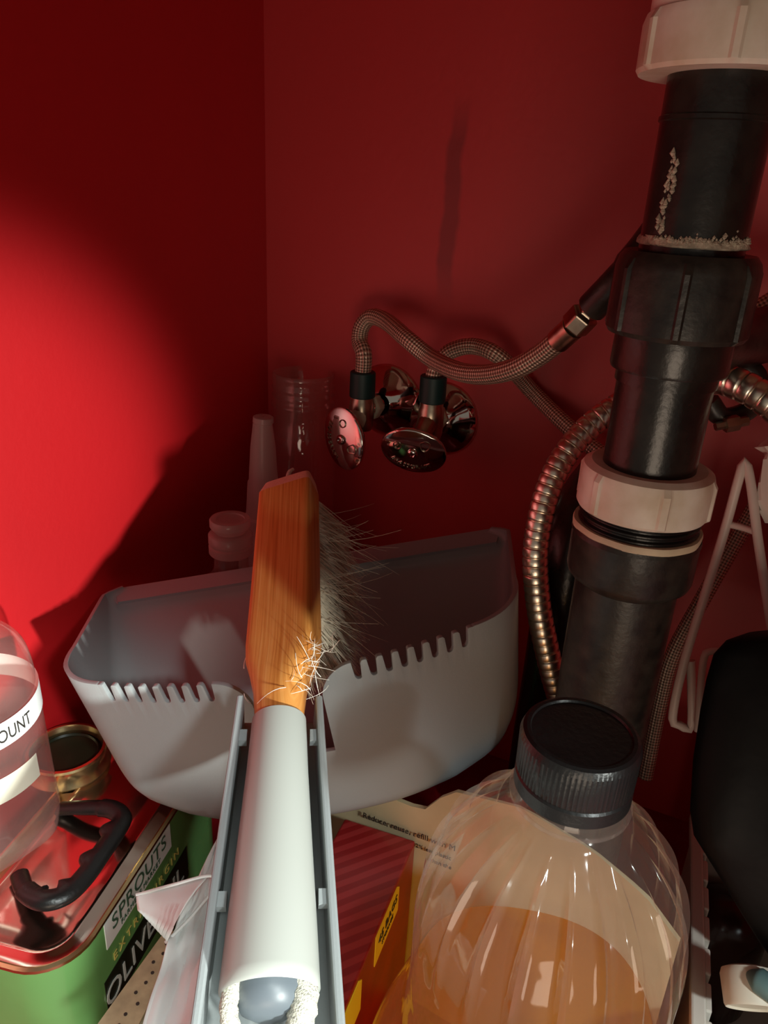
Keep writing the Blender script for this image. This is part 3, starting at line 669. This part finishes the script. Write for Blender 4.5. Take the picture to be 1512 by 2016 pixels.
# ---------------------------------------------------------------- kraft refill pouch behind the bottle
K0, K1 = V((-.0284, .3846, 0)), V((.1596, .2706, 0)); kd = (K1 - K0).normalized(); kn = V((kd.y, -kd.x, 0)); kn = kn if kn.y < 0 else -kn
KL = (K1 - K0).length; KH = .158
def ktop(s):
    for (a, za), (b, zb) in zip(KT, KT[1:]):
        if s <= b: return za + (zb - za) * (s - a) / (b - a)
    return KT[-1][1]
KT = [(0, .150), (.04, .158), (.072, .162), (.088, .186), (.13, .196), (.17, .190), (.20, .178), (.2199, .160)]
def kp(x, z, o=0): return K0 + kd * x + Z1 * z + kn * o
ps = []; NX, NZ = 24, 18
for s in (0, 1):
    for j in range(NZ + 1):
        for i in range(NX + 1):
            x, z = i / NX, j / NZ
            b = max(0, math.sin(PI * x)) ** .6 * max(0, 1 - z) ** .7
            o = (.001 + .002 * b + .0008 * math.sin(9 * x + 5 * z)) if s == 0 else (-.0012 - .005 * b * max(0, (1 - x * 1.6)))
            ps.append(kp(x * KL, z * ktop(x * KL), o))
fs = []; m1 = (NX + 1) * (NZ + 1)
for s in (0, 1):
    for j in range(NZ):
        for i in range(NX):
            a = s * m1 + j * (NX + 1) + i; fs.append((a, a + 1, a + NX + 2, a + NX + 1))
for j in range(NZ):
    for i in (0, NX): a = j * (NX + 1) + i; fs.append((a, a + NX + 1, a + NX + 1 + m1, a + m1))
for i in range(NX):
    for j in (0, NZ): a = j * (NX + 1) + i; fs.append((a, a + 1, a + 1 + m1, a + m1))
pouch = tag(mesh_obj('refill_pouch', ps, fs, M['kraft']), 'beige kraft refill pouch with small dark print standing behind the bottle', 'pouch')
for k, (txt, zz, sz) in enumerate((('Reduce, reuse, refill with M', KH - .0165, .0058), ('up to 82% less plastic', KH - .0225, .0042), ('than the', KH - .0275, .0042))):
    xc = .064 + (.012 * k)
    lettering(txt, sz, lambda x, y, h: kp(xc + x, zz + y + .17 * (x + .0), .0040 + h), M['ink'], pouch)

# ---------------------------------------------------------------- red carton of bags
RA, RB = onz(818, 1655, .14), onz(690, 1960, .14); r1 = (RB - RA).normalized(); r2 = V((r1.y, -r1.x, 0)); r2 = r2 if r2.x < 0 else -r2
RL, RW, RH = .165, .046, .14
carton = thing('bag_carton', 'red striped carton of bags with yellow panels, between the dustpan handle and bottle', 'box', V((RA.x, RA.y, 0)) + r1 * RL / 2 + r2 * RW / 2)
def rb(a, b, z): return V((RA.x, RA.y, 0)) + r1 * a + r2 * b + Z1 * z
v, f = box(rb(0, 0, 0), r1 * RL, r2 * RW, Z1 * RH)
bevel(mesh_obj('carton_body', v, f, None, carton, smooth=False, mats=[M['redside'], M['redbox']], fmat=[0, 1, 0, 0, 0, 0]), .0012)
def poly(name, pts, m, parent, th, up):
    n = len(pts); v = [V(p) for p in pts] + [V(p) + V(up) * th for p in pts]
    f = [tuple(range(n))[::-1], tuple(range(n, 2 * n))] + [(i, (i + 1) % n, n + (i + 1) % n, n + i) for i in range(n)]
    return mesh_obj(name, v, f, m, parent, smooth=False)
for a0, a1, z0, z1 in ((.030, .068, RH - .024, RH - .0015), (.088, .150, RH - .030, RH - .0035)):
    o = poly('yellow_panel', [rb(a0 + .004, 0, z1), rb(a1, 0, z1), rb(a1, 0, z0), rb(a0, 0, z0), rb(a0, 0, z1 - .004)], M['yellow'], carton, .0005, -r2)
    if a0 < .05:
        for txt, sz, dz in (('45 BAGS', .0082, .0105), ('STORAGE', .0042, .0170)):
            lettering(txt, sz, lambda x, y, h, dz=dz: rb((a0 + a1) / 2 - x, -.0006 - h, z1 - dz + y), M['ink'], o)
tp = [(.118, .045), (.122, .030), (.128, .022), (.136, .019), (.150, .016), (.164, .014), (.164, .06), (.125, .06)]
poly('tear_opening', [rb(a, b, RH) for a, b in tp], M['opening'], carton, .0006, Z1)
v, f = tube(spline([rb(a, b, RH + .0008) for a, b in tp[:6]], 30)[0], [.0008 + .0005 * random.random() for _ in range(30)], 6); mesh_obj('torn_edge', v, f, M['torn'], carton)

# ---------------------------------------------------------------- olive oil tin
TZ = .127
t0, t1 = onz(190, 1830, TZ), onz(320, 1630, TZ); td = (t1 - t0).normalized(); tn = V((-td.y, td.x, 0)); tn = tn if tn.x < 0 else -tn   # along the long side, towards the wall
TL0, TL1, TWd, TR = -.030, .160, .080, .027
def tp_(a, b, z): return V((t0.x, t0.y, 0)) + td * a + tn * b + Z1 * z
def tloop(ins, z):
    pts = []
    for ca, cb, a0 in ((TL1 - TR, TR, -PI / 2), (TL1 - TR, TWd - TR, 0), (TL0 + TR, TWd - TR, PI / 2), (TL0 + TR, TR, PI)):
        for k in range(9):
            q = a0 + PI / 2 * k / 8; pts.append(tp_(ca + (TR - ins) * math.cos(q), cb + (TR - ins) * math.sin(q), z))
    return pts
tin = thing('oil_tin', 'green olive oil tin with silver top, black carry handle and white label', 'tin', tp_((TL0 + TL1) / 2, TWd / 2, 0))
v, f = rings([tloop(.001, 0.0), tloop(0, .002), tloop(0, TZ - .003)], True, True, False); mesh_obj('tin_body', v, f, M['tin_green'], tin, angle=30)
v, f = rings([tloop(0, TZ - .003), tloop(-.0012, TZ - .002), tloop(-.0012, TZ), tloop(.0006, TZ + .0008), tloop(.0018, TZ), tloop(.002, TZ - .003)], True, False, False); mesh_obj('rim', v, f, M['gold'], tin)['label'] = 'gold coloured rolled rim'
v, f = rings([tloop(.002, TZ - .003), tloop(.008, TZ - .003), tloop(.010, TZ - .0018), tloop(.0125, TZ - .0018), tloop(.0145, TZ - .003), tloop(.024, TZ - .0028)], True, False, True); mesh_obj('tin_top', v, f, M['tin_top'], tin, angle=60)['label'] = 'shiny metal top of the tin'
def hz(px, py, z=TZ + .010): return onz(px, py, z)
hp_ = [hz(38, 1722, TZ + .001), hz(50, 1752, TZ + .007), hz(85, 1772), hz(128, 1762), hz(165, 1728), hz(198, 1682), hz(228, 1638), hz(240, 1610), hz(215, 1592), hz(160, 1590, TZ + .007), hz(118, 1592, TZ + .001)]
pp, L = spline(hp_, 120); rr = []
for i in range(120):
    k = i / 119; rr.append(.0060 * (.85 if k < .12 or k > .8 else 1))
secs = []; a = Z1
for i, p in enumerate(pp):
    tg = (pp[min(119, i + 1)] - pp[max(0, i - 1)]).normalized(); sd = tg.cross(Z1).normalized(); ins = sd if (tp_(.045, .045, 0) - p).dot(sd) > 0 else -sd
    k = i / 119; sc = .0042 * max(0, math.sin(k * 2 * PI * 7)) if .20 < k < .70 else 0; w = rr[i]
    secs.append([p + ins * (x * w + (sc if x > .3 else 0)) + Z1 * (y * w * .8) for x, y in [(math.cos(q), math.sin(q)) for q in [2 * PI * j / 12 for j in range(12)]]])
v, f = rings(secs); mesh_obj('carry_handle', v, f, M['black'], tin, angle=60)['label'] = 'black scalloped carry handle'
sp = onz(132, 1478, TZ + .010)
v, f = lathe([(.026, -.0125), (.0278, -.010), (.0265, -.007), (.0255, -.004), (.0255, .000), (.0262, .0015), (.0255, .003), (.0235, .0032), (.0228, .001), (.0222, -.003)], sp, Z1, 48, True, False); mesh_obj('spout_ring', v, f, M['gold'], tin)
v, f = lathe([(.0225, -.004), (.0205, -.0025), (.0200, -.0015), (.0192, -.003), (.001, -.004)], sp, Z1, 40, True, False); mesh_obj('spout_lid', v, f, M['dark_band'], tin)
# print on the long side (b = 0 faces the room)
def tside(a, z, o=0): return tp_(a, -o, z)
lab = poly('white_label', [tside(.006, TZ - .0042), tside(.081, TZ - .0042), tside(.081, TZ - .0235), tside(.006, TZ - .0235)], M['label'], tin, .0004, -tn)
for txt, sz, aa, dz, mm, sp_ in (('SPROUTS', .0145, .0435, .0160, 'green_ink', 1.05), ('FARMERS MARKET', .0050, .0435, .0213, 'green_ink', 1.15)):
    lettering(txt, sz, lambda x, y, h, aa=aa, dz=dz: tside(aa + x, TZ - dz + y, .0005 + h), M[mm], lab, spacing=sp_)
lettering('EXTRA VIRGIN', .0085, lambda x, y, h: tside(.050 + x, TZ - .0385 + y, .0002 + h), M['gold_ink'], tin, spacing=1.5)
band = poly('black_band', [tside(.0, TZ - .043), tside(.1, TZ - .043), tside(.1, TZ - .070), tside(.0, TZ - .070)], M['dark_band'], tin, .0003, -tn)
lettering('OLIVE OIL', .021, lambda x, y, h: tside(.046 + x, TZ - .0645 + y, .0004 + h), M['silver_ink'], band)

# ---------------------------------------------------------------- clear bottle standing on the tin
cb0 = onz(-22, 1640, TZ + .0005); ctop = at(-80, 1225, .345); cax = (Z1 + RGT * -.02).normalized()
clr = thing('clear_container', 'clear plastic container with a white band, standing on the oil tin', 'bottle', cb0)
CR = .0415
cprof = [(.012, .004), (.028, .0015), (.037, .0025), (CR, .010), (CR, .03), (CR - .0005, .09), (CR - .0015, .115), (CR - .005, .128), (CR - .014, .138), (CR - .022, .143)]
pp, L = spline([V((r, 0, h)) for r, h in cprof], 50)
v, f = lathe([(p.x, p.z) for p in pp], cb0, cax, 72, True, True, lambda t, h, i: 1 + (.05 * math.sin(5 * t) if h < .006 else 0)); mesh_obj('clear_wall', v, f, M['clear'], clr, angle=60)
ca, cb_, cc = basis(cax); ca = (RGT - cc * RGT.dot(cc)).normalized(); cb_ = cc.cross(ca)
def cyl(t, h, o=0): return cb0 + cc * h + ca * ((CR + o) * math.cos(t)) + cb_ * ((CR + o) * math.sin(t))
BH0, BH1 = .086, .1015
v, f = rings([[cyl(t, BH0, .0004) for t in [2 * PI * k / 72 for k in range(72)]], [cyl(t, BH1, .0004) for t in [2 * PI * k / 72 for k in range(72)]]], True, False, False)
wbnd = mesh_obj('white_band', v, f, M['label'], clr)
lettering('COUNT', .0112, lambda x, y, h: cyl(-.47 + x / CR, BH0 + .0036 + y, .0007 + h), M['ink'], wbnd, depth=.0002, sub=1, font_scale=.68)
# pale patch of a sticker lower down
g = []; 
for j in range(2):
    g.append([cyl(-.9 + .75 * k / 12, .052 + .016 * j , .0004) for k in range(13)])
v, f = rings(g, False, False, False); mesh_obj('paper_sticker', v, f, M['cream'], clr)

# ---------------------------------------------------------------- white paper packet and cardboard box in front of the tin
def grid(corners, nx, ny, disp):
    p00, p10, p11, p01 = corners; vs = []; fs = []
    for j in range(ny + 1):
        for i in range(nx + 1):
            x, y = i / nx, j / ny; p = (p00 * (1 - x) + p10 * x) * (1 - y) + (p01 * (1 - x) + p11 * x) * y
            vs.append(p + disp(x, y))
    for j in range(ny):
        for i in range(nx):
            a = j * (nx + 1) + i; fs.append((a, a + 1, a + nx + 2, a + nx + 1))
    return vs, fs
def crease(x, y):
    h = .0035 * math.sin(6.5 * x + 4 * y) + .003 * abs(math.sin(5 * y - 7 * x + 1)) + .0018 * abs(math.sin(17 * x + 3 * y)) + .0012 * math.sin(23 * y + 9 * x)
    return V((0, 0, h))
cbox = thing('cardboard_box', 'brown cardboard box with torn top edges beside the oil tin', 'box', onz(330, 1900, 0))
ZB = .142
q = [onz(328, 1828, ZB), onz(352, 1840, ZB), onz(262, 2060, ZB), onz(160, 2060, ZB)]
def torn(pts_l, pts_r): return pts_l + pts_r[::-1]
le = [q[0].lerp(q[3], k / 10) for k in range(11)]; re = [q[1].lerp(q[2], k / 10) + V((random.uniform(-.0022, .0022), random.uniform(-.001, .001), 0)) for k in range(11)]
v, f = rings([[a, b, b - Z1 * .0012, a - Z1 * .0012] for a, b in zip(le, re)]); fl = mesh_obj('torn_flap', v, f, M['card'], cbox, smooth=False)
dots = []
for k in range(9):
    p = q[0].lerp(q[3], .12 + .09 * k).lerp(q[1].lerp(q[2], .12 + .09 * k), .55 + .12 * math.sin(k * 2.3)) + Z1 * .0001
    dots.append(lathe([(.0009, 0), (.0009, .0002)], p, Z1, 8))
v, f = join(*dots); mesh_obj('ink_dots', v, f, M['ink'], fl, smooth=False)
q2 = [onz(436, 1652, .150), onz(450, 1662, .150), onz(420, 1738, .146), onz(404, 1722, .146)]
v, f = rings([[a, b, b - Z1 * .002, a - Z1 * .002] for a, b in ((q2[0], q2[1]), (q2[0].lerp(q2[3], .5), q2[1].lerp(q2[2], .5)), (q2[3], q2[2]))]); mesh_obj('side_flap', v, f, M['card'], cbox, smooth=False)
v0 = [onz(404, 1722, ZB - .004), onz(455, 1705, ZB - .004), onz(400, 2120, ZB - .004), onz(235, 2060, ZB - .004)]
low = [V((p.x, p.y, .001)) for p in v0]
v, f = rings([low, v0]); mesh_obj('box_body', v, f, M['card'], cbox, smooth=False)
pk = thing('paper_packet', 'crumpled white paper packet with folded pinked flap lying on the cardboard box', 'packet', onz(360, 1900, ZB))
c4 = [onz(424, 1668, ZB + .006), onz(470, 1640, ZB + .006), onz(455, 2120, ZB + .006), onz(262, 2070, ZB + .004)]
mid = onz(330, 1858, ZB + .006)
def disp(x, y):
    pull = (mid - (c4[0].lerp(c4[3], y))) * (math.sin(PI * y) ** 1.0 * .55 * (1 - x) ** 1.2); pull.z = 0
    return crease(x, y) + pull
v, f = grid(c4, 34, 46, disp); sh = mesh_obj('paper_sheet', v, f, M['paper'], pk, angle=25)
s = sh.modifiers.new('solid', 'SOLIDIFY'); s.thickness = .0005
fz = ZB + .012
edge = [onz(272, 1792, fz).lerp(onz(328, 1852, fz), k / 20) + V(((.0011 if k % 2 else 0), (-.0011 if k % 2 else 0), 0)) for k in range(21)]
back = [onz(268, 1762, fz + .004).lerp(onz(412, 1724, fz + .010), k / 20) for k in range(21)]
v, f = rings([[back[k].lerp(edge[k], j / 6) + Z1 * (.004 * math.sin(PI * j / 6) * (k / 20)) for j in range(7)] for k in range(21)], False, False, False); fo = mesh_obj('pinked_flap', v, f, M['paper'], pk, angle=30)
s = fo.modifiers.new('solid', 'SOLIDIFY'); s.thickness = .0005
back2 = [onz(412, 1724, fz + .010).lerp(onz(428, 1745, fz), k / 8) for k in range(9)]
v, f = rings([[back[20].lerp(back2[k], j / 4).lerp(edge[20], 0) for j in range(5)] for k in range(9)], False, False, False)
ridge = [onz(268, 1762, fz + .004), onz(340, 1742, fz + .009), onz(412, 1724, fz + .011), onz(424, 1742, fz + .004), onz(380, 1800, fz), onz(325, 1856, fz - .002)]
v, f = tube(spline(ridge, 40)[0], .0008, 8); mesh_obj('folded_edge', v, f, M['paper'], pk)

# ---------------------------------------------------------------- bottles behind the dustpan
gp = at(597, 742, .66); GX, GY, GZ = gp.x, gp.y, gp.z + .004
jar = thing('glass_bottle', 'empty clear glass bottle with threaded neck in the cabinet corner', 'bottle', (GX, GY, 0))
gpr = [(.025, .002), (.029, .006), (.029, GZ - .085), (.0285, GZ - .070), (.0285, GZ - .058), (.0255, GZ - .050), (.0245, GZ - .040), (.0245, GZ - .030), (.0262, GZ - .0285), (.0262, GZ - .026), (.0245, GZ - .0245), (.0245, GZ - .021), (.0258, GZ - .019), (.0245, GZ - .017), (.0245, GZ - .014), (.0258, GZ - .012), (.0245, GZ - .010), (.0245, GZ - .006), (.0252, GZ - .004), (.0252, GZ - .001), (.0242, GZ), (.0228, GZ - .001), (.0222, GZ - .006), (.0222, GZ - .04), (.024, GZ - .055)]
gpr = [(r * 1.06 if h > GZ - .055 else r, h) for r, h in gpr]
v, f = lathe(gpr, (GX, GY, 0), Z1, 56, True, False); mesh_obj('glass_wall', v, f, M['glass'], jar, angle=70)
sq = at(517, 832, .60)
sqz = thing('squeeze_bottle', 'translucent squeeze bottle with a tall pointed nozzle behind the dustpan', 'bottle', (sq.x, sq.y, 0))
H = sq.z
v, f = lathe([(.0150, H - .080), (.0142, H - .072), (.0136, H - .062), (.0128, H - .050), (.0118, H - .048), (.0100, H - .020), (.0080, H - .004), (.0076, H), (.0060, H + .0012), (.001, H + .0012)], (sq.x, sq.y, 0), Z1, 32, False, False); mesh_obj('nozzle', v, f, M['milky'], sqz)
v, f = lathe([(.019, .002), (.022, .008), (.022, H - .125), (.021, H - .110), (.019, H - .098), (.0165, H - .092), (.0165, H - .080), (.0148, H - .078)], (sq.x, sq.y, 0), Z1, 32, True, False); mesh_obj('bottle_body', v, f, M['milky'], sqz)
v, f = lathe([(.0072, -.0005), (.0082, .0005), (.0080, .0045), (.0070, .0052), (.001, .0052)], (sq.x + .0004, sq.y, H), Z1 + RGT * .05, 24, True, False); mesh_obj('nozzle_tip', v, f, M['milky'], sqz)
fp = at(453, 1030, .552)
flp = thing('flip_cap_bottle', 'small clear bottle with translucent ribbed screw lid, just behind the dustpan', 'bottle', (fp.x, fp.y, 0))
H = fp.z + .004
v, f = lathe([(.0152, H - .0275), (.0160, H - .0265), (.0160, H - .0215), (.0150, H - .0205), (.0150, H - .0195), (.0160, H - .0185), (.0160, H - .0125), (.0152, H - .0115), (.0120, H - .0105)], (fp.x, fp.y, 0), Z1, 40, True, True); mesh_obj('screw_lid', v, f, M['lid_milky'], flp)
v, f = lathe([(.0110, H - .0105), (.0140, H - .0065), (.0147, H - .0055), (.0147, H - .0010), (.0140, H), (.0105, H - .0002), (.0100, H - .0012), (.001, H - .0012)], (fp.x, fp.y, 0), Z1, 40, True, True); mesh_obj('flip_cap', v, f, M['lid_milky'], flp)
v, f = lathe([(.021, .002), (.024, .008), (.024, H - .068), (.0235, H - .060), (.020, H - .050), (.0140, H - .043), (.0125, H - .038), (.0125, H - .027)], (fp.x, fp.y, 0), Z1, 48, True, False); mesh_obj('bottle_body', v, f, M['glass'], flp)

# ---------------------------------------------------------------- right side: wire rack, basket, bag, green bottle
rack = thing('wire_rack', 'white coated wire rack with a tall pointed loop at the right', 'rack', at(1340, 1425, .47))
def wire(name, pts, r, n=40): 
    v, f = tube(spline(pts, n)[0], r, 10); return mesh_obj(name, v, f, M['wire'], rack)
wire('wire_loop', [at(1360, 1300, .462), at(1362, 1370, .466), at(1360, 1432, .47), at(1340, 1428, .47), at(1324, 1412, .47), at(1345, 1310, .46), at(1385, 1180, .45), at(1425, 1050, .44), at(1455, 940, .43), at(1466, 908, .428), at(1477, 945, .427), at(1492, 1060, .425), at(1512, 1190, .423), at(1535, 1330, .42), at(1550, 1460, .42)], .0027, 110)
wire('cross_wire', [at(1424, 1030, .440), at(1460, 1038, .434), at(1490, 1048, .4255)], .0020, 10)
wire('hook_wire', [at(1374, 1440, .46), at(1380, 1350, .456), at(1386, 1296, .452), at(1396, 1283, .451), at(1425, 1284, .45), at(1470, 1300, .45)], .0022, 40)
hb = thing('plastic_wrap', 'pinkish white crumpled plastic hanging at the right edge above the rack', 'bag', at(1530, 950, 0.425))
secs = []
for i, (py, lx) in enumerate([(858, 1520), (880, 1492), (892, 1506), (905, 1502), (950, 1498), (985, 1495), (1005, 1501), (1030, 1510)]):
    c = at(1560, py, 0.425); w = (1560 - lx) * 0.425 / F
    secs.append([c + RGT * (w * math.cos(q) * (1 + .1 * math.sin(5 * q + i))) + FWD * (w * .5 * math.sin(q) * (1 + .12 * math.cos(4 * q + 2 * i))) for q in [2 * PI * k / 28 for k in range(28)]])
v, f = rings(secs); mesh_obj('crumpled_film', v, f, M['wire'], hb, angle=25)
# basket
BZ = .125
ba, bb = onz(1372, 1610, BZ), onz(1378, 2090, BZ); bd = (bb - ba).normalized(); bn = V((bd.y, -bd.x, 0)); bn = bn if bn.x > 0 else -bn; BLn = (bb - ba).length
basket = thing('storage_basket', 'white plastic basket with ribbed side at the lower right', 'basket', V((ba.x, ba.y, 0)) + bd * BLn / 2 + bn * .06)
def bk(a, b, z): return V((ba.x, ba.y, 0)) + bd * a + bn * b + Z1 * z
BWd = .13
for nm, o, e1, e2 in (('side_panel', bk(0, 0, .002), bd * BLn, bn * .003), ('side_panel', bk(0, BWd - .003, .002), bd * BLn, bn * .003), ('end_panel', bk(0, .003, .002), bd * .003, bn * (BWd - .006)), ('end_panel', bk(BLn - .003, .003, .002), bd * .003, bn * (BWd - .006))):
    v, f = box(o, e1, e2, Z1 * (BZ - .004)); mesh_obj(nm, v, f, M['basket'], basket, smooth=False)
v, f = box(bk(0, 0, 0), bd * BLn, bn * BWd, Z1 * .002); mesh_obj('base', v, f, M['basket'], basket, smooth=False)
for b in (-.004, BWd - .003):
    v, f = box(bk(-.004, b, BZ - .006), bd * (BLn + .008), bn * .0075, Z1 * .006); bevel(mesh_obj('rim', v, f, M['basket'], basket, smooth=False), .0012)
k = 0; a = .012
while a < BLn - .016:
    v, f = box(bk(a, .0032, BZ - .055), bd * .0165, bn * .0035, Z1 * .053); bevel(mesh_obj('rib', v, f, M['basket'], basket, smooth=False), .001); a += .0215
cA, cB = at(1482, 1985, .368), at(1470, 1908, .378); d = cB - cA
v, f = lathe([(.001, .0012), (.0112, .0010), (.0122, 0), (.0128, .0012), (.0128, d.length * .85), (.0118, d.length), (.009, d.length * 1.06), (.001, d.length * 1.08)], cA, d, 40)
tag(mesh_obj('cream_canister', v, f, M['cream'], angle=40), 'small cream cylinder lying end-on in the white basket', 'container')
so_ = onz(1440, 2005, BZ - .022); v, f = box(so_ + bn * .004 - Z1 * .030, bn * .07, bd * .06, Z1 * .028)
o = mesh_obj('scouring_sponge', v, f, mat('green_sponge', (.16, .27, .17), .9, noise=.4, nscale=200, bump=.8, bscale=500), smooth=False); bevel(o, .006, 3); tag(o, 'pale green sponge in the basket in front of the cream cylinder', 'sponge')
jp = onz(1425, 1868, .06)
v, f = lathe([(.022, .0022), (.025, .006), (.025, .070), (.0235, .078), (.014, .088), (.001, .090)], (jp.x + .004, jp.y + .012, 0), Z1, 36); tag(mesh_obj('brown_jar', v, f, mat('brown_glass', (.035, .012, .008), .2)), 'dark brown round jar standing inside the white basket', 'jar')
tl = [at(1472, 1918, .368), at(1490, 1928, .364), at(1515, 1945, .360), at(1560, 1975, .356)]
pp, L = spline(tl, 24); v, f = tube(pp, [.0018 + .0042 * min(1, i / 6) for i in range(24)], 14); tag(mesh_obj('utensil_handle', v, f, M['teal']), 'dull teal rounded handle lying across the cream cylinder', 'handle')
bag = thing('black_bag', 'black bag bulging over the white basket at the right edge', 'bag', at(1500, 1700, .40))
secs = []
for i, (py, lx) in enumerate([(1248, 1470), (1262, 1432), (1290, 1409), (1340, 1396), (1400, 1384), (1500, 1368), (1600, 1360), (1650, 1366), (1690, 1392), (1740, 1425), (1800, 1462), (1860, 1500), (1900, 1530), (1915, 1590)]):
    Z = .38; c = at(1640, py, Z); w = (1640 - lx) * Z / F
    secs.append([c + RGT * (w * math.cos(q) * (1 + .012 * math.sin(6 * q + i * .7))) + FWD * (.34 * w * math.sin(q) * (1 + .10 * math.sin(4 * q + i))) for q in [2 * PI * k / 40 for k in range(40)]])
v, f = rings(secs); mesh_obj('bag_body', v, f, M['bag'], bag, angle=60)
